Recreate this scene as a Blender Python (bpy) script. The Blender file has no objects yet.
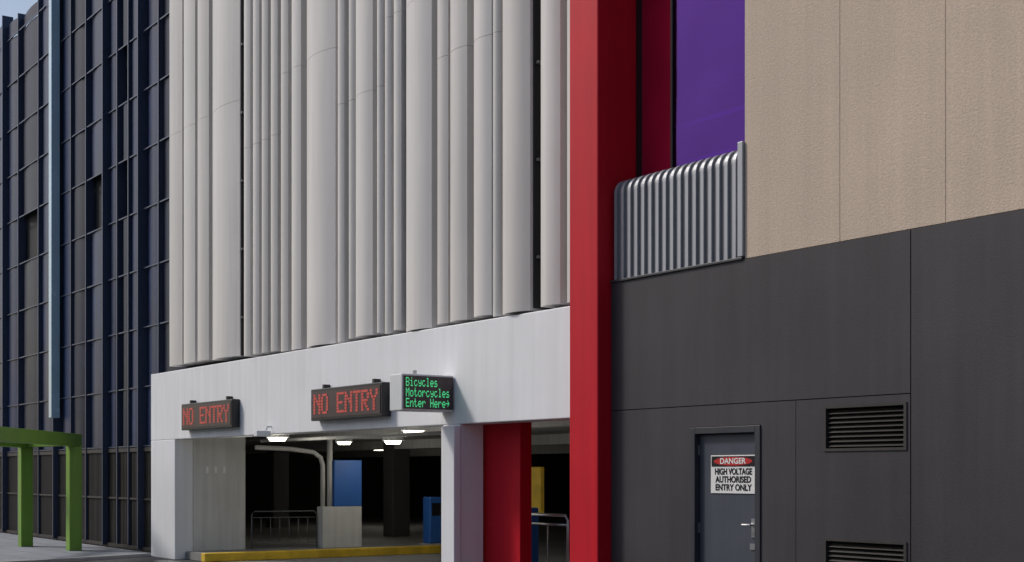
import bpy, bmesh, math, random
from mathutils import Vector, Matrix
random.seed(7)
sc = bpy.context.scene
sc.view_settings.view_transform = 'Standard'
sc.view_settings.look = 'None'
sc.view_settings.exposure = 0

# ---------------------------------------------------------------- materials
def mat(name, col, rough=0.6, metal=0.0, var=0.08, scale=1.5, bump=0.0, bscale=60, streak=0.0,
        fine=0.0, fscale=80, spec=0.5, emis=None, estr=0, hue=None, coat=0):
    m = bpy.data.materials.new(name); m.use_nodes = True
    nt = m.node_tree; N = nt.nodes; L = nt.links
    b = N['Principled BSDF']
    b.inputs['Roughness'].default_value = rough
    b.inputs['Metallic'].default_value = metal
    b.inputs['Specular IOR Level'].default_value = spec
    b.inputs['Coat Weight'].default_value = coat
    tc = N.new('ShaderNodeTexCoord')
    n1 = N.new('ShaderNodeTexNoise'); n1.inputs['Scale'].default_value = scale; n1.inputs['Detail'].default_value = 6
    L.new(tc.outputs['Object'], n1.inputs['Vector'])
    def rng(src, amt):
        mr = N.new('ShaderNodeMapRange'); mr.inputs['From Min'].default_value = .3; mr.inputs['From Max'].default_value = .7
        mr.inputs['To Min'].default_value = 1-amt; mr.inputs['To Max'].default_value = 1+amt
        L.new(src, mr.inputs['Value']); return mr.outputs['Result']
    v = rng(n1.outputs['Fac'], var)
    def mul(a, b2):
        k = N.new('ShaderNodeMath'); k.operation = 'MULTIPLY'; L.new(a, k.inputs[0]); L.new(b2, k.inputs[1]); return k.outputs[0]
    if streak:
        mp = N.new('ShaderNodeMapping'); mp.inputs['Scale'].default_value = (7, 7, .35)
        n2 = N.new('ShaderNodeTexNoise'); n2.inputs['Scale'].default_value = 1.3; n2.inputs['Detail'].default_value = 5
        L.new(tc.outputs['Object'], mp.inputs['Vector']); L.new(mp.outputs['Vector'], n2.inputs['Vector'])
        v = mul(v, rng(n2.outputs['Fac'], streak))
    if fine:
        n3 = N.new('ShaderNodeTexNoise'); n3.inputs['Scale'].default_value = fscale; n3.inputs['Detail'].default_value = 3
        L.new(tc.outputs['Object'], n3.inputs['Vector'])
        v = mul(v, rng(n3.outputs['Fac'], fine))
    mx = N.new('ShaderNodeVectorMath'); mx.operation = 'SCALE'
    mx.inputs[0].default_value = col[:3]
    L.new(v, mx.inputs['Scale'])
    L.new(mx.outputs['Vector'], b.inputs['Base Color'])
    rr = N.new('ShaderNodeMapRange'); rr.inputs['To Min'].default_value = max(0, rough-.08 if rough > .15 else rough); rr.inputs['To Max'].default_value = min(1, rough+.08 if rough > .15 else rough+.02)
    L.new(n1.outputs['Fac'], rr.inputs['Value']); L.new(rr.outputs['Result'], b.inputs['Roughness'])
    if bump:
        n4 = N.new('ShaderNodeTexNoise'); n4.inputs['Scale'].default_value = bscale; n4.inputs['Detail'].default_value = 4
        L.new(tc.outputs['Object'], n4.inputs['Vector'])
        bp = N.new('ShaderNodeBump'); bp.inputs['Strength'].default_value = bump; bp.inputs['Distance'].default_value = .02
        L.new(n4.outputs['Fac'], bp.inputs['Height']); L.new(bp.outputs['Normal'], b.inputs['Normal'])
    if emis:
        b.inputs['Emission Color'].default_value = (*emis, 1); b.inputs['Emission Strength'].default_value = estr
    return m

M = {}
M['white'] = mat('white_render', (.75, .76, .785), .6, var=.04, scale=.9, streak=.045, bump=.08)
M['inner'] = mat('painted_concrete', (.55, .55, .54), .7, var=.08, streak=.09, bump=.1)
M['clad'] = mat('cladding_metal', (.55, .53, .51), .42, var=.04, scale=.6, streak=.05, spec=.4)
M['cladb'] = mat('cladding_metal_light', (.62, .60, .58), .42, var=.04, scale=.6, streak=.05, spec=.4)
M['cladc'] = mat('cladding_metal_shaded', (.40, .385, .37), .45, var=.03, scale=.8, streak=.05, spec=.4)  # darker copy of the cladding colour, shade painted into the recessed grooves
M['back'] = mat('dark_backing', (.02, .02, .022), .8)
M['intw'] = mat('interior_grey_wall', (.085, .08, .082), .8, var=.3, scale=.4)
M['red'] = mat('red_paint', (.52, .005, .018), .5, var=.06, scale=1.2, streak=.06, bump=.04, spec=.25)
M['dark'] = mat('charcoal_paint', (.043, .040, .045), .6, var=.16, scale=.9, streak=.10, bump=.12, bscale=90, fine=.07, fscale=45, spec=.35)
M['door'] = mat('door_paint', (.062, .069, .090), .42, var=.08, streak=.08)
M['frame'] = mat('door_frame_paint', (.04, .042, .05), .4)
M['beige'] = mat('beige_precast', (.52, .42, .335), .85, var=.06, scale=.9, streak=.05, bump=.3, bscale=60, fine=.10, fscale=38)
M['louv'] = mat('grey_metal', (.36, .37, .40), .4, metal=.3, var=.05)
M['louvb'] = mat('grey_metal_back', (.17, .175, .19), .5, metal=.2)
M['steel'] = mat('galvanised_steel', (.45, .46, .47), .35, metal=.8)
M['dsteel'] = mat('weathered_steel', (.13, .135, .14), .5, metal=.5)
M['black'] = mat('black_plastic', (.015, .015, .017), .35)
M['led'] = mat('led_face', (.055, .035, .037), .4, var=.3, scale=10)
M['ledr'] = mat('led_red', (.20, .03, .025), .5, emis=(1, .13, .09), estr=.25, var=.3, scale=12)
M['ledg'] = mat('led_green', (.05, .4, .15), .5, emis=(.10, 1, .38), estr=.5)
M['case'] = mat('sign_case_white', (.66, .68, .69), .45)
M['green'] = mat('green_paint', (.16, .31, .035), .45, var=.08, streak=.08)
M['blue'] = mat('blue_paint', (.025, .12, .42), .5)
M['yellow'] = mat('yellow_paint', (.66, .43, .03), .6, var=.2, scale=4)
M['asph'] = mat('asphalt', (.050, .050, .054), .9, var=.2, scale=.7, bump=.6, bscale=120, fine=.3, fscale=90)
M['conc'] = mat('concrete_floor', (.20, .20, .195), .75, var=.15, scale=.8, fine=.1)
M['kerb'] = mat('kerb_concrete', (.33, .33, .33), .8, var=.1, scale=3)
M['signw'] = mat('sign_white', (.75, .75, .73), .45, var=.03)
M['signr'] = mat('sign_red', (.5, .02, .02), .45)
M['lamp'] = mat('lamp_lens', (.9, .9, .85), .4, emis=(1, .93, .78), estr=6)
M['screen'] = mat('dark_mesh_screen', (.010, .015, .036), .42, metal=.0, var=.35, scale=.6, streak=.3, fine=.35, fscale=25, spec=.22)
M['screen2'] = mat('dark_mesh_screen_blue', (.017, .029, .078), .38, metal=.0, var=.35, scale=.6, streak=.3, fine=.3, fscale=25, spec=.28)
M['rail'] = mat('dark_rail', (.040, .054, .10), .4, metal=.2)
M['fin'] = mat('pale_fin', (.46, .60, .70), .25, metal=.2)
M['lowmesh'] = mat('brown_black_mesh', (.030, .026, .024), .6, var=.2, streak=.2)
M['brick'] = mat('office_wall', (.28, .26, .24), .8, var=.1)
M['oglass'] = mat('office_glass', (.03, .04, .05), .1)
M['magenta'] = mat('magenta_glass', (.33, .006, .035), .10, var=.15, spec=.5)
M['room'] = mat('room_plaster', (.7, .68, .72), .8, var=.05)

def paving():
    m = mat('paving', (.23, .25, .285), .8, var=.12, scale=1.2, bump=.1)
    nt = m.node_tree; N = nt.nodes; L = nt.links; b = N['Principled BSDF']
    src = b.inputs['Base Color'].links[0].from_socket
    br = N.new('ShaderNodeTexBrick'); br.inputs['Scale'].default_value = 1.0
    br.inputs['Brick Width'].default_value = .6; br.inputs['Row Height'].default_value = .6; br.inputs['Mortar Size'].default_value = .012
    br.inputs['Color1'].default_value = (1, 1, 1, 1); br.inputs['Color2'].default_value = (.86, .86, .87, 1); br.inputs['Mortar'].default_value = (.4, .4, .4, 1)
    L.new(N['Texture Coordinate'].outputs['Object'], br.inputs['Vector'])
    mm = N.new('ShaderNodeVectorMath'); mm.operation = 'MULTIPLY'
    L.new(src, mm.inputs[0]); L.new(br.outputs['Color'], mm.inputs[1]); L.new(mm.outputs['Vector'], b.inputs['Base Color'])
    return m
M['pave'] = paving()
def purple():
    # tinted glass: part see-through, part mirror
    m = mat('purple_glass', (.125, .055, .27), .02, metal=1, var=.1, scale=.9)
    nt = m.node_tree; N = nt.nodes; L = nt.links; b = N['Principled BSDF']
    n = N.new('ShaderNodeTexNoise'); n.inputs['Scale'].default_value = 1.2; n.inputs['Detail'].default_value = 1
    L.new(N['Texture Coordinate'].outputs['Object'], n.inputs['Vector'])
    bp = N.new('ShaderNodeBump'); bp.inputs['Strength'].default_value = .10; bp.inputs['Distance'].default_value = .04
    L.new(n.outputs['Fac'], bp.inputs['Height']); L.new(bp.outputs['Normal'], b.inputs['Normal'])
    tr = N.new('ShaderNodeBsdfTransparent'); tr.inputs['Color'].default_value = (.62, .28, .95, 1)
    mx = N.new('ShaderNodeMixShader'); mx.inputs['Fac'].default_value = .42
    L.new(tr.outputs[0], mx.inputs[1]); L.new(b.outputs[0], mx.inputs[2])
    L.new(mx.outputs[0], N['Material Output'].inputs['Surface'])
    return m
M['purple'] = purple()

# ---------------------------------------------------------------- helpers
def group(name, loc=(0, 0, 0)):
    e = bpy.data.objects.new(name, None); e.location = loc; e.empty_display_size = .3
    sc.collection.objects.link(e); return e
def finish(name, bm, m, parent=None, bevel=0, smooth=False, recalc=True):
    me = bpy.data.meshes.new(name)
    if recalc: bmesh.ops.recalc_face_normals(bm, faces=bm.faces[:])
    bm.to_mesh(me); bm.free()
    o = bpy.data.objects.new(name, me); sc.collection.objects.link(o)
    if isinstance(m, (list, tuple)):
        for q in m: me.materials.append(q)
    else: me.materials.append(m)
    if parent:
        o.parent = parent; o.location = -Vector(parent.location)
    if bevel:
        bv = o.modifiers.new('bevel', 'BEVEL'); bv.width = bevel; bv.segments = 2; bv.limit_method = 'ANGLE'
    if smooth:
        for p in me.polygons: p.use_smooth = True
    return o
def addbox(bm, x0, x1, y0, y1, z0, z1, mi=0):
    v = [bm.verts.new((x, y, z)) for x in (x0, x1) for y in (y0, y1) for z in (z0, z1)]
    for f in ((0, 1, 3, 2), (4, 6, 7, 5), (0, 4, 5, 1), (2, 3, 7, 6), (0, 2, 6, 4), (1, 5, 7, 3)):
        fc = bm.faces.new([v[i] for i in f]); fc.material_index = mi
def boxes(name, lst, m, parent=None, bevel=0):
    bm = bmesh.new()
    for b in lst: addbox(bm, *b)
    return finish(name, bm, m, parent, bevel)
def obox(bm, p, q, w, h, mi=0):
    p = Vector(p); q = Vector(q); d = (q-p).normalized()
    up = Vector((0, 0, 1)) if abs(d.z) < .9 else Vector((0, 1, 0))
    s = d.cross(up).normalized(); t = s.cross(d).normalized()
    vs = []
    for e in (p, q):
        for a, b in ((-1, -1), (1, -1), (1, 1), (-1, 1)):
            vs.append(bm.verts.new(e+s*a*w/2+t*b*h/2))
    for f in ((0, 1, 2, 3), (7, 6, 5, 4), (0, 4, 5, 1), (1, 5, 6, 2), (2, 6, 7, 3), (3, 7, 4, 0)):
        bm.faces.new([vs[i] for i in f]).material_index = mi
def tube(bm, pts, r, n=10):
    pts = [Vector(p) for p in pts]; rings = []
    for i, p in enumerate(pts):
        d = (pts[min(i+1, len(pts)-1)]-pts[max(i-1, 0)]).normalized()
        up = Vector((0, 0, 1)) if abs(d.z) < .95 else Vector((1, 0, 0))
        if abs(d.z) >= .5: up = Vector((.3, 1, 0)).normalized()
        s = d.cross(up).normalized(); t = s.cross(d)
        rings.append([bm.verts.new(p+r*(math.cos(2*math.pi*k/n)*s+math.sin(2*math.pi*k/n)*t)) for k in range(n)])
    for a, b in zip(rings, rings[1:]):
        for k in range(n): bm.faces.new((a[k], a[(k+1) % n], b[(k+1) % n], b[k]))
    bm.faces.new(rings[0]); bm.faces.new(rings[-1])

# ---------------------------------------------------------------- ground
bm = bmesh.new(); addbox(bm, -600, 600, -600, 600, -.5, 0); finish('ground', bm, M['asph'])
g = group('pavement', (-32, 8, 0))
bm = bmesh.new()
poly = [(-26.15, 9.7), (-25.35, 7.3), (-24.6, 4.2), (-60, 4.2), (-60, 9.96)]
lo = [bm.verts.new((x, y, .004)) for x, y in poly]; hi = [bm.verts.new((x, y, .03)) for x, y in poly]
bm.faces.new(hi)
for i in range(5): bm.faces.new((lo[i], lo[(i+1) % 5], hi[(i+1) % 5], hi[i]))
finish('paving_slabs', bm, M['pave'], g)
bm = bmesh.new(); obox(bm, (-26.07, 9.45, .03), (-25.27, 7.3, .03), .15, .07); obox(bm, (-25.27, 7.3, .03), (-24.5, 4.2, .03), .15, .07)
finish('kerb_edge', bm, M['kerb'], g, .01)
g = group('road', (-18, 7, 0))
boxes('driveway', [(-24.4, -12.4, 3.0, 9.6, .001, .005)], M['asph'], g)
boxes('road_line', [(-60, 10, 2.8, 2.95, .003, .009)], M['signw'], g)
g = group('drain_grate', (-24.7, 9.2, 0))
boxes('bars', [(-24.5+.0, -20.0, 9.0+i*.06, 9.03+i*.06, .006, .016) for i in range(5)], M['steel'], g)

# ---------------------------------------------------------------- car park building
cp = group('car_park_building', (-19, 14, 0))
BX0, BX1 = -26.05, -12.43
boxes('white_fascia_beam', [(BX0, BX1, 9.5, 9.85, 2.22, 3.49)], M['white'], cp, .012)
boxes('entry_column', [(BX0, -24.8, 9.5, 9.85, 0, 2.22)], M['white'], cp, .012)
boxes('entry_side_wall', [(-25.3, -24.803, 9.853, 10.9, 0, 2.3)], M['inner'], cp, .01)
boxes('wall_fixings', [(-24.8, -24.79, y, y+.05, 1.6, 1.72) for y in (10.1, 10.27, 10.44)], M['signw'], cp)
boxes('middle_column', [(-15.4, -14.99, 9.503, 9.86, 0, 2.22), ], M['white'], cp, .012)
boxes('middle_column_rib', [(-15.28, -14.97, 9.40, 9.5, 0, 2.20)], M['white'], cp, .01)
boxes('red_blade_wall', [(-15.15, -14.23, 9.9, 10.08, 0, 2.25)], M['red'], cp, .01)
boxes('ceiling_slab', [(-48, -11.9, 10.1, 30, 2.42, 2.85), (-26.0, -12.43, 9.853, 10.097, 2.42, 2.9)], M['inner'], cp)
boxes('ceiling_beams', [(-47.9, -12, 12.4, 12.7, 2.30, 2.417), (-47.9, -12, 17.4, 17.8, 2.2, 2.417), (-47.9, -12, 23.4, 23.8, 2.15, 2.417)], M['inner'], cp)
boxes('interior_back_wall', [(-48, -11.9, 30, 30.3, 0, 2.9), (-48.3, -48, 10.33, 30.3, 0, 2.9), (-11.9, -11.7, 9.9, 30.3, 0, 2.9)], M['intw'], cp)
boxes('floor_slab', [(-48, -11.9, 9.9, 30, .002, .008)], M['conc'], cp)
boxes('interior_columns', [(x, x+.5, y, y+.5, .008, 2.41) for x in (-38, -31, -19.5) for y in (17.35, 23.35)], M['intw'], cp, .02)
boxes('half_wall', [(-24.5, -24.25, 12.25, 13.1, .15, .95)], M['inner'], cp, .01)
boxes('blue_panel', [(-24.5, -24.25, 12.5, 13.1, .955, 1.85)], M['blue'], cp, .01)
boxes('yellow_panel', [(-19.25, -18.95, 13.6, 13.68, .9, 1.7)], M['yellow'], cp, .01)
bm = bmesh.new()
tube(bm, [(-24.35, 12.3, .95), (-24.35, 12.3, 1.75), (-24.35, 12.25, 1.9), (-24.35, 12.1, 2.0), (-24.35, 11.6, 2.06), (-24.35, 10.9, 2.08)], .045)
tube(bm, [(-24.35, 12.45, .95), (-24.35, 12.45, 2.4)], .055)
tube(bm, [(-24.3, 11.0, 2.2), (-16, 11.0, 2.2)], .03)
finish('pipes', bm, M['inner'], cp, smooth=True)
boxes('island', [(-26, -23.85, 10.95, 15.6, .008, .15), (-24.78, -23.85, 9.7, 10.945, .008, .15)], M['conc'], cp)
boxes('yellow_kerb', [(-23.848, -23.66, 9.62, 15.6, .008, .165)], M['yellow'], cp, .015)
boxes('upper_body', [(-25.2, -12.45, 10.0, 30, 2.92, 14.4)], M['back'], cp)
boxes('cladding_backing', [(-25.15, -12.45, 9.86, 9.95, 3.50, 14.4)], M['back'], cp)

# folded metal cladding: bowed sheet faces with deep returns and recessed grooves
panels = []
def flat(x0, x1, y, bow=.03, z=3.56, m=0): panels.append((x0, x1, y, bow, z, m))
def ribs(x0, x1, n, yf=9.52, z=3.56, duty=.68):
    w = (x1-x0)/n; a = x0
    for i in range(n):
        ww = w*(1+random.uniform(-.12, .12)) if i < n-1 else x1-a
        flat(a, a+ww*duty, yf+random.choice((0, .03)), .035, z+random.choice((0, 0, -.03)), random.choice((0, 1, 1)))
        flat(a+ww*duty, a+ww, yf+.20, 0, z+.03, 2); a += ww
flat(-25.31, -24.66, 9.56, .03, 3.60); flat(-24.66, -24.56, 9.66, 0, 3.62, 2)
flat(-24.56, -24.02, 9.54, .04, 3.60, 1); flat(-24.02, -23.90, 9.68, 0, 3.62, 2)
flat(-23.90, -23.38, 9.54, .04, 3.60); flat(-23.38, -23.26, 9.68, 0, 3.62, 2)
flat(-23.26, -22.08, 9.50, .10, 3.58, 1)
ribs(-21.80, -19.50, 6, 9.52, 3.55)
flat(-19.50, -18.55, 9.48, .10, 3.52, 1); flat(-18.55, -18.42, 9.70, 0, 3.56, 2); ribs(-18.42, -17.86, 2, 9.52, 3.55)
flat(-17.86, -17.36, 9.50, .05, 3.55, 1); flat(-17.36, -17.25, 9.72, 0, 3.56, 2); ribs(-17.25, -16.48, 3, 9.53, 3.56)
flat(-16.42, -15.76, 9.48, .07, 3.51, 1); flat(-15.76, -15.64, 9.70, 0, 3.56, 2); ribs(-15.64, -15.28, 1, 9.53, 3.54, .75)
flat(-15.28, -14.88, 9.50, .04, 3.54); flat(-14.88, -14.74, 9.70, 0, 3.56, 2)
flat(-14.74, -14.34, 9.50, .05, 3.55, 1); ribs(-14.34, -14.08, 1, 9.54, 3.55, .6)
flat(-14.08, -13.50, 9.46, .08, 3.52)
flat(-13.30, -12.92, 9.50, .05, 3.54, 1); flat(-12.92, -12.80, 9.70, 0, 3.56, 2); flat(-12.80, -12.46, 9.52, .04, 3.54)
bm = bmesh.new()
for k, (x0, x1, y, bow, zb, mi) in enumerate(panels):
    j1 = 7.0 if (k//7) % 2 else 7.9
    cuts = [zb, j1, 11.2, 14.6]; n = 7 if bow else 1
    for a, b in zip(cuts, cuts[1:]):
        bt = b-.004
        arc = [(x0+(x1-x0)*i/n, y+bow*(2*i/n-1)**2) for i in range(n+1)]
        lo = [bm.verts.new((p[0], p[1], a)) for p in arc]; hi = [bm.verts.new((p[0], p[1], bt)) for p in arc]
        for i in range(n):
            f = bm.faces.new((lo[i], lo[i+1], hi[i+1], hi[i])); f.material_index = mi; f.smooth = True
        for i, flip in ((0, 1), (n, 0)):
            p = arc[i]
            v = [bm.verts.new(q) for q in ((p[0], p[1], a), (p[0], 9.84, a), (p[0], 9.84, bt), (p[0], p[1], bt))]
            f = bm.faces.new(v if not flip else v[::-1]); f.material_index = mi
        v = [bm.verts.new((p[0], p[1], a)) for p in arc]+[bm.verts.new((x1, 9.84, a)), bm.verts.new((x0, 9.84, a))]
        bm.faces.new(v[::-1]).material_index = mi
finish('folded_metal_cladding', bm, [M['clad'], M['cladb'], M['cladc']], cp, recalc=False)
boxes('gap_shade_strips', [(-22.078, -22.06, 9.62, 9.855, 3.58, 14.6), (-13.498, -13.48, 9.58, 9.855, 3.55, 14.6), (-16.478, -16.46, 9.60, 9.855, 3.56, 14.6)], M['back'], cp)  # dark strips added over pale panel sides, painting shade into the gaps
bl = []
for x in (-22.05, -17.87, -15.29, -14.06, -13.47):
    z = 3.9+random.random()*.5
    while z < 14:
        bl.append((x+.0, x+.05, 9.60, 9.66, z, z+.035)); z += 1.15
boxes('cladding_brackets', bl, M['dsteel'], cp)
bl = []
z = 3.7
while z < 14:
    bl.append((-13.47, -13.33, 9.72, 9.75, z, z+.05)); bl.append((-22.05, -21.83, 9.74, 9.77, z, z+.04)); z += .62
boxes('gap_rails', bl, M['louvb'], cp)

# ---------------------------------------------------------------- red frame
rf = group('red_column', (-12.17, 9.6, 0))
boxes('shaft', [(-12.425, -11.915, 9.31, 9.88, 0, 14.8)], M['red'], rf, .015)

# ---------------------------------------------------------------- right building
rb = group('substation_building', (-6, 12, 0))
W = []
y0, y1 = 9.49, 9.70
W += [(-11.905, -7.858, y0, y1, 2.279, 3.66)]
W += [(-11.905, -10.62, y0, y1, 0, 2.27), (-10.62, -9.63, y0, y1, 2.06, 2.27), (-9.63, -9.18, y0, y1, 0, 2.27), (-9.173, -8.83, y0, y1, 0, 2.27),
      (-8.83, -7.89, y0, y1, 0, .6), (-8.83, -7.89, y0, y1, 1.015, 1.795), (-8.83, -7.89, y0, y1, 2.205, 2.27), (-7.89, -7.858, y0, y1, 0, 2.27)]
W += [(-7.847, -3.8, y0, y1, 0, 3.66), (-3.787, 1.2, y0, y1, 0, 3.66), (1.213, 6, y0, y1, 0, 3.66)]
boxes('charcoal_wall', W, M['dark'], rb)
boxes('wall_core', [(-11.9, 6, 9.75, 30, 0, 3.64)], M['back'], rb)
boxes('joint_backing', [(-11.9, -10.65, 9.51, 9.69, 2.2, 2.3), (-9.2, -9.16, 9.51, 9.69, .02, 2.2), (-7.88, -7.83, 9.51, 9.69, .02, 3.6), (-10.6, -7.9, 9.51, 9.68, 2.262, 2.29)], M['back'], rb)
boxes('capping', [(-11.905, -9.87, 9.47, 9.76, 3.66, 3.685)], M['frame'], rb, .004)
P = []
xs = [-9.86, -8.65, -7.50, -6.35, -5.2, -4.0, -2.8, -1.6, -.4, .8, 2, 6]
for a, b in zip(xs, xs[1:]):
    P.append((a+.002, b-.002, 9.50, 9.72, 3.668, 7.3)); P.append((a+.002, b-.002, 9.50, 9.72, 7.308, 14.5))
boxes('beige_precast_panels', P, M['beige'], rb, .003)
boxes('precast_core', [(-9.84, 6, 9.51, 30, 3.66, 14.45)], M['beige'], rb)
boxes('corner_trim', [(-9.93, -9.86, 9.47, 9.86, 3.69, 4.80)], M['louv'], rb, .005)
boxes('door_frame', [(-10.62, -10.55, 9.475, 9.62, 0, 2.055), (-9.70, -9.63, 9.475, 9.62, 0, 2.055), (-10.55, -9.70, 9.475, 9.62, 1.99, 2.055)], M['frame'], rb, .004)
boxes('door_leaf', [(-10.545, -9.705, 9.54, 9.60, .01, 1.985)], M['door'], rb, .004)
bm = bmesh.new()
addbox(bm, -9.80, -9.755, 9.53, 9.54, .98, 1.16)
tube(bm, [(-9.775, 9.53, 1.10), (-9.775, 9.48, 1.10), (-9.80, 9.475, 1.10), (-9.87, 9.475, 1.10)], .011, 8)
for z in (.25, 1.0, 1.78): addbox(bm, -10.56, -10.54, 9.525, 9.545, z, z+.1)
addbox(bm, -9.82, -9.74, 9.53, 9.54, .86, .92)
finish('door_handle_and_hinges', bm, M['steel'], rb)
for (za, zb) in ((1.795, 2.205), (.6, 1.015)):
    bm = bmesh.new()
    for b in ((-8.83, -8.80, za, zb), (-7.92, -7.89, za, zb)): addbox(bm, b[0], b[1], 9.48, 9.60, b[2], b[3])
    addbox(bm, -8.80, -7.92, 9.48, 9.60, zb-.025, zb); addbox(bm, -8.80, -7.92, 9.48, 9.60, za, za+.025)
    z = za+.04
    while z < zb-.04:
        obox(bm, (-8.80, 9.53, z+.012), (-7.92, 9.53, z+.012), .006, .006)
        vs = [bm.verts.new(p) for p in ((-8.80, 9.495, z), (-7.92, 9.495, z), (-7.92, 9.56, z+.045), (-8.80, 9.56, z+.045))]
        bm.faces.new(vs); z += .042
    addbox(bm, -8.80, -7.92, 9.605, 9.62, za, zb)
    finish('vent_louvre', bm, M['lowmesh'], rb)
boxes('purple_glazing', [(-11.33, -9.86, 9.875, 9.883, 3.66, 14.5)], M['purple'], rb)
boxes('magenta_glass_panel', [(-11.912, -11.36, 9.872, 9.9, 3.66, 14.5)], M['magenta'], rb)  # separate red pane between the red column and the purple glazing
boxes('glazing_frame', [(-11.91, -11.85, 9.84, 9.871, 3.66, 14.5), (-11.36, -11.33, 9.86, 9.9, 3.66, 14.5), (-9.92, -9.865, 9.865, 9.873, 4.9, 14.5)], M['black'], rb)
boxes('room_shell', [(-12.42, -9.85, 11.6, 11.8, 3.7, 14.4), (-12.44, -12.42, 9.92, 11.6, 3.7, 14.4), (-12.4, -9.85, 9.95, 11.6, 14.3, 14.5)], M['room'], rb)
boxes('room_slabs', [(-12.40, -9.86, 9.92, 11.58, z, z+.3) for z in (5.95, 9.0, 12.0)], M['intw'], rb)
boxes('room_beams', [(-12.38, -9.88, y, y+.12, z-.16, z) for y in (10.3, 10.9) for z in (5.95, 9.0, 12.0)]+[(-12.4, -9.9, 10.0, 10.04, z, z+.04) for z in (4.9, 5.3, 7.2)], M['room'], rb)
def bend(off, zt=4.78, r=.16):
    pts = [(9.50+off, 3.69)]
    for i in range(9):
        a = math.pi/2*i/8
        pts.append((9.50+off+(r-off)*(1-math.cos(a)), zt-r+(r-off)*math.sin(a)))
    pts.append((9.84, zt-off)); return pts
bm = bmesh.new(); x = -11.87
while x < -9.95:
    a = bend(0); b = bend(.045); w = .045
    rings = [[bm.verts.new((xx, q[0], q[1])) for q, xx in ((p, x), (p, x+w), (p2, x+w), (p2, x))] for p, p2 in zip(a, b)]
    for r0, r1 in zip(rings, rings[1:]):
        for k in range(4): bm.faces.new((r0[k], r0[(k+1) % 4], r1[(k+1) % 4], r1[k]))
    bm.faces.new(rings[0]); bm.faces.new(rings[-1]); x += .115
finish('curved_balcony_bars', bm, M['louv'], rb)
bm = bmesh.new(); a = bend(.025)
va = [bm.verts.new((-11.9, p[0], p[1])) for p in a]; vb = [bm.verts.new((-9.94, p[0], p[1])) for p in a]
for i in range(len(a)-1): bm.faces.new((va[i], vb[i], vb[i+1], va[i+1]))
finish('balcony_backing_sheet', bm, M['louvb'], rb)

# ---------------------------------------------------------------- danger sign
def text(s, size, loc, rot, m, parent, align='CENTER', bold=0.0, xs=1):
    c = bpy.data.curves.new(s, 'FONT'); c.body = s; c.size = size; c.align_x = align; c.align_y = 'CENTER'; c.offset = bold
    c.materials.append(m); o = bpy.data.objects.new('lettering_'+s.lower().replace(' ', '_'), c); sc.collection.objects.link(o)
    o.parent = parent; o.location = Vector(loc)-Vector(parent.location); o.rotation_euler = rot; o.scale = (xs, 1, 1); return o
ds = group('danger_sign', (-10.04, 9.53, 1.59))
RX = (math.pi/2, 0, 0)
boxes('plate', [(-10.37, -9.73, 9.53, 9.536, 1.40, 1.775)], M['signw'], ds, .002)
boxes('header', [(-10.355, -9.745, 9.526, 9.5295, 1.665, 1.765)], M['black'], ds)
bm = bmesh.new()
vs = [bm.verts.new((-10.05+.27*math.cos(t*math.pi/16), 9.5235, 1.715+.042*math.sin(t*math.pi/16))) for t in range(32)]
bm.faces.new(vs); finish('red_oval', bm, M['signr'], ds)
text('DANGER', .078, (-10.05, 9.521, 1.715), RX, M['signw'], ds, bold=.002, xs=1.15)
for i, s in enumerate(('HIGH VOLTAGE', 'AUTHORISED', 'ENTRY ONLY')):
    text(s, .085, (-10.05, 9.5275, 1.612-.078*i), RX, M['black'], ds, bold=.003, xs=(.86, .96, .98)[i])

# ---------------------------------------------------------------- LED signs
F = {'N': '11 19 15 13 11 11 11', 'O': '0E 11 11 11 11 11 0E', 'E': '1F 10 10 1E 10 10 1F', 'T': '1F 04 04 04 04 04 04', 'R': '1E 11 11 1E 14 12 11',
     'Y': '11 11 0A 04 04 04 04', 'B': '1E 11 11 1E 11 11 1E', 'i': '04 00 0C 04 04 04 0E', 'c': '00 00 0E 10 10 11 0E', 'y': '00 00 11 11 0F 01 0E',
     'l': '0C 04 04 04 04 04 0E', 'e': '00 00 0E 11 1F 10 0E', 's': '00 00 0E 10 0E 01 1E', 'M': '11 1B 15 15 11 11 11', 'o': '00 00 0E 11 11 11 0E',
     't': '08 08 1C 08 08 09 06', 'r': '00 00 16 19 10 10 10', 'n': '00 00 16 19 11 11 11', 'H': '11 11 11 1F 11 11 11', '>': '00 04 02 1F 02 04 00', ' ': '00 00 00 00 00 00 00'}
def dots(s):
    for i, ch in enumerate(s):
        for r, h in enumerate(F[ch].split()):
            b = int(h, 16)
            for c in range(5):
                if b >> (4-c) & 1: yield i*6+c, r
def led_sign(x0, x1, zc):
    g = group('led_no_entry_sign', ((x0+x1)/2, 9.4, zc)); h = .235
    boxes('case', [(x0, x1, 9.36, 9.497, zc-h, zc+h)], M['black'], g, .012)
    boxes('screen_face', [(x0+.05, x1-.05, 9.352, 9.359, zc-h+.04, zc+h-.04)], M['led'], g)
    boxes('brackets', [(x0+.3, x0+.36, 9.40, 9.495, zc+h, zc+h+.06), (x1-.36, x1-.3, 9.40, 9.495, zc+h, zc+h+.06)], M['black'], g)
    bm = bmesh.new(); n = 47; pt = (x1-x0-.24)/n; pv = .043
    for c, r in dots('NO ENTRY'):
        x = x0+.12+c*pt; z = zc+3.5*pv-r*pv; e = .28
        bm.faces.new([bm.verts.new(p) for p in ((x-pt*e, 9.349, z), (x+pt*(1+e), 9.349, z), (x+pt*(1+e), 9.349, z-pv*.8), (x-pt*e, 9.349, z-pv*.8))])
    for i, v in enumerate(bm.verts): v.co.y -= .0004*((i//4) % 5)
    finish('led_text', bm, M['ledr'], g)
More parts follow.
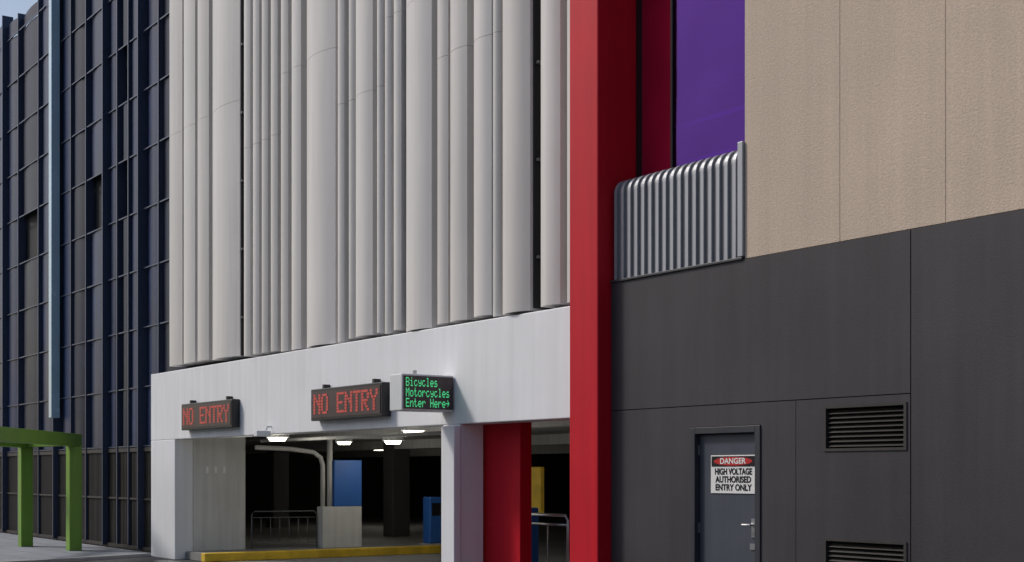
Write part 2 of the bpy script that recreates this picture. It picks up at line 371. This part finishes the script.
led_sign(-24.12, -21.84, 2.60); led_sign(-18.92, -16.74, 2.61)
bs = group('bicycle_entry_sign', (-15.3, 9.1, 2.615))
boxes('case', [(-15.43, -15.12, 8.73, 9.49, 2.38, 2.84)], M['case'], bs, .012)
boxes('mount', [(-15.38, -15.2, 9.49, 9.51, 2.5, 2.75), (-15.32, -15.28, 9.0, 9.04, 2.84, 2.9)], M['steel'], bs)
boxes('screen_face', [(-15.12, -15.108, 8.755, 9.475, 2.405, 2.815)], M['led'], bs)
bm = bmesh.new()
for li, s in enumerate(('Bicycles', 'Motorcycles', 'Enter Here>')):
    for c, r in dots(s):
        p = .0098; pv = .0158; y = 8.78+c*p; z = 2.795-li*.13-r*pv
        bm.faces.new([bm.verts.new(q) for q in ((-15.105, y, z), (-15.105, y+p*.98, z), (-15.105, y+p*.98, z-pv*.95), (-15.105, y, z-pv*.95))])
finish('led_text', bm, M['ledg'], bs)

cc = group('cctv_camera', (-21.0, 9.4, 2.3))
bm = bmesh.new(); tube(bm, [(-20.6, 9.5, 2.34), (-20.6, 9.42, 2.34), (-20.6, 9.40, 2.28)], .02, 8); addbox(bm, -20.66, -20.54, 9.22, 9.46, 2.18, 2.27)
finish('body', bm, M['case'], cc, .01)

def clight(x, y, z=2.42, watts=15):
    g = group('ceiling_light', (x, y, z))
    for nm, r0, za, zb, m in (('housing', .20, z-.09, z, M['case']), ('lens', .165, z-.15, z-.092, M['lamp'])):
        bm = bmesh.new(); bmesh.ops.create_cone(bm, cap_ends=True, segments=24, radius1=r0*(.8 if nm == 'lens' else 1), radius2=r0, depth=zb-za, matrix=Matrix.Translation((x, y, (za+zb)/2)))
        finish(nm, bm, m, g)
    bm = bmesh.new(); tube(bm, [(x, y, z-.01), (x, y, 2.43)], .02, 8); finish('stem', bm, M['case'], g)
    l = bpy.data.lights.new('lamp_bulb', 'POINT'); l.energy = watts; l.color = (1, .94, .82); l.shadow_soft_size = .12
    o = bpy.data.objects.new('lamp_bulb', l); sc.collection.objects.link(o); o.parent = g; o.location = (0, 0, -.32)
for p in ((-22.1, 10.3, 2.3), (-19.2, 11.3, 2.36), (-23.2, 13.2, 2.3), (-16.2, 14.2, 2.41), (-29, 15.2, 2.41), (-36, 20, 2.41)): clight(*p)  # last three lamps are added deeper in to brighten the interior

def railing(name, pts, h, zb, m, pitch=.12, rail=.02):
    g = group(name, (pts[0][0], pts[0][1], zb)); bm = bmesh.new(); a = Vector((*pts[0], 0)); b = Vector((*pts[1], 0)); L_ = (b-a).length; n = int(L_/pitch)
    tube(bm, [(a.x, a.y, zb), (a.x, a.y, zb+h-.06), (a.x+(b-a).x/L_*.06, a.y+(b-a).y/L_*.06, zb+h), (b.x-(b-a).x/L_*.06, b.y-(b-a).y/L_*.06, zb+h), (b.x, b.y, zb+h-.06), (b.x, b.y, zb)], rail)
    for zz in (zb+.12, zb+h-.12): tube(bm, [(a.x, a.y, zz), (b.x, b.y, zz)], rail*.7)
    for i in range(1, n):
        p = a+(b-a)*i/n; tube(bm, [(p.x, p.y, zb+.12), (p.x, p.y, zb+h-.12)], .008, 6)
    finish('rails', bm, m, g, smooth=True)
railing('safety_railing', ((-24.75, 11.0), (-24.4, 12.2)), .72, .15, M['dsteel'], .16, .013)
railing('safety_railing', ((-14.9, 10.5), (-14.04, 10.5)), 1.06, .008, M['steel'], .3)
tm = group('ticket_machine', (-24.0, 14.6, .15))
boxes('body', [(-24.2, -23.92, 14.45, 14.8, .19, 1.12)], M['blue'], tm, .03)
boxes('plinth', [(-24.24, -23.88, 14.4, 14.85, .15, .19)], M['kerb'], tm, .01)
boxes('panel', [(-23.919, -23.91, 14.5, 14.75, .75, 1.0)], M['black'], tm)
tm = group('ticket_machine', (-16.6, 11.8, 0))
boxes('body', [(-16.72, -16.55, 11.7, 11.85, .05, 1.1)], M['blue'], tm, .02)
boxes('plinth', [(-16.75, -16.52, 11.65, 11.9, .008, .05)], M['kerb'], tm, .01)

# ---------------------------------------------------------------- dark mesh building
db = group('dark_mesh_screen_building', (-36, 12, 0))
boxes('body', [(-70, -25.22, 10.12, 30, 2.92, 13.1), (-70, -48.4, 10.12, 30, 0, 2.9), (-48.3, -25.32, 10.07, 10.3, 0, 2.9)], M['back'], db)
fx = [-66, -62, -58, -54, -50, -46, -43.5, -41.2, -39.3, -38.0, -36.8, -35.0, -33.5, -32.4, -31.3, -29.9, -29.2, -28.5, -27.7, -26.75, -25.3]
bm = bmesh.new()
for i, (a, b) in enumerate(zip(fx, fx[1:])):
    top = 13.3+random.choice((0, .25, -.3, .1)); z = 2.15; st = 1.2
    t = (.10, -.05, .06, 0)[i % 4]
    while z < top-.1:
        z2 = min(z+st, top)
        if not ((i in (10, 14, 16) and 5.8 < z < 7.2) or (i == 16 and 8.5 < z < 10)):
            prev = None
            tt = t+random.uniform(-.02, .02)
            for k in range(6):
                f = k/5; x = a+.03+(b-a-.06)*f; y = 10.0-.06*math.sin(math.pi*f)-tt*(f-.5)
                cur = (bm.verts.new((x, y, z+.02)), bm.verts.new((x, y, z2-.02)))
                if prev: bm.faces.new((prev[0], cur[0], cur[1], prev[1])).material_index = (i % 3 != 1)
                prev = cur
        z = z2
finish('mesh_screen_panels', bm, [M['screen'], M['screen2']], db, smooth=True)
L1 = []
for i, x in enumerate(fx[:-1]):
    L1.append((x-.025, x+.025, 9.90-(.08 if i % 3 == 0 else 0), 10.1, .05, 13.4+(.25 if i % 2 else 0)))
boxes('vertical_fins', L1, M['rail'], db)
z = 2.15; L2 = []
while z < 13.2:
    for i, (a, b) in enumerate(zip(fx, fx[1:])):
        L2.append((a+.035, b-.035, 9.915, 9.935, z-.013, z+.013))
    z += 1.2
boxes('horizontal_rails', L2, M['rail'], db)
boxes('pale_fin', [(-33.42, -33.20, 9.70, 9.9, 2.9, 13.9)], M['fin'], db, .01)
L3 = []; x = -60
while x < -26.1:
    L3.append((x, x+.035, 9.95, 9.99, .1, 2.1)); x += .085
boxes('ground_floor_mesh', L3, M['lowmesh'], db)
boxes('ground_floor_rail', [(-60, -26.1, 9.92, 9.945, 2.04, 2.12), (-60, -26.1, 9.92, 9.945, 1.05, 1.09), (-60, -26.1, 9.90, 10.0, 0.03, .1)], M['lowmesh'], db)

# ---------------------------------------------------------------- green pergola
gp = group('green_pergola', (-28.4, 8.75, 0))
d = Vector((3.7, -2.45, 0)).normalized()
bm = bmesh.new()
for (px, py) in ((-28.4, 8.75), (-30.55, 8.38)):
    p = Vector((px, py, 0)); q = p+d*6
    for e in (p, q): obox(bm, e+Vector((0, 0, .03)), e+Vector((0, 0, 2.14)), .25, .25)
    obox(bm, p-d*.125+Vector((0, 0, 2.265)), q+d*.125+Vector((0, 0, 2.265)), .25, .25)
obox(bm, (-28.6, 8.71, 2.262), (-30.35, 8.41, 2.262), .2, .22)
finish('frame', bm, M['green'], gp, .008)

# ---------------------------------------------------------------- building across the street
ob = group('office_building', (-50, -40, 0))
boxes('body', [(-110, -20, -55, -38, 0, 15)], M['brick'], ob)
boxes('windows', [(-108+i*4.4, -105.2+i*4.4, -38.0, -37.9, 1.2+j*3.6, 3.4+j*3.6) for i in range(20) for j in range(4)], M['oglass'], ob)

# ---------------------------------------------------------------- light
w = bpy.data.worlds.new('World'); sc.world = w; w.use_nodes = True
nt = w.node_tree; sky = nt.nodes.new('ShaderNodeTexSky'); sky.sky_type = 'NISHITA'; sky.sun_disc = False
el, az = math.radians(44), math.radians(232)
sky.sun_elevation = el; sky.sun_rotation = az; sky.air_density = 1.0; sky.dust_density = 3.0; sky.ozone_density = 1
bg = nt.nodes['Background']; nt.links.new(sky.outputs['Color'], bg.inputs['Color']); bg.inputs['Strength'].default_value = .115
sun = bpy.data.lights.new('sun', 'SUN'); sun.energy = 2.1; sun.angle = math.radians(8); sun.color = (1, .95, .89)
so = bpy.data.objects.new('sun', sun); sc.collection.objects.link(so)
tos = Vector((math.sin(az)*math.cos(el), math.cos(az)*math.cos(el), math.sin(el)))
so.rotation_euler = tos.to_track_quat('Z', 'Y').to_euler(); so.location = tos*50

# ---------------------------------------------------------------- camera
c = bpy.data.cameras.new('camera'); co = bpy.data.objects.new('camera', c); sc.collection.objects.link(co)
c.sensor_width = 36; c.lens = 1400/1024*36; c.shift_y = 192/1024; c.clip_end = 2000
co.location = (0, 0, 1.6); co.rotation_euler = (math.pi/2, 0, math.radians(55.5)); sc.camera = co
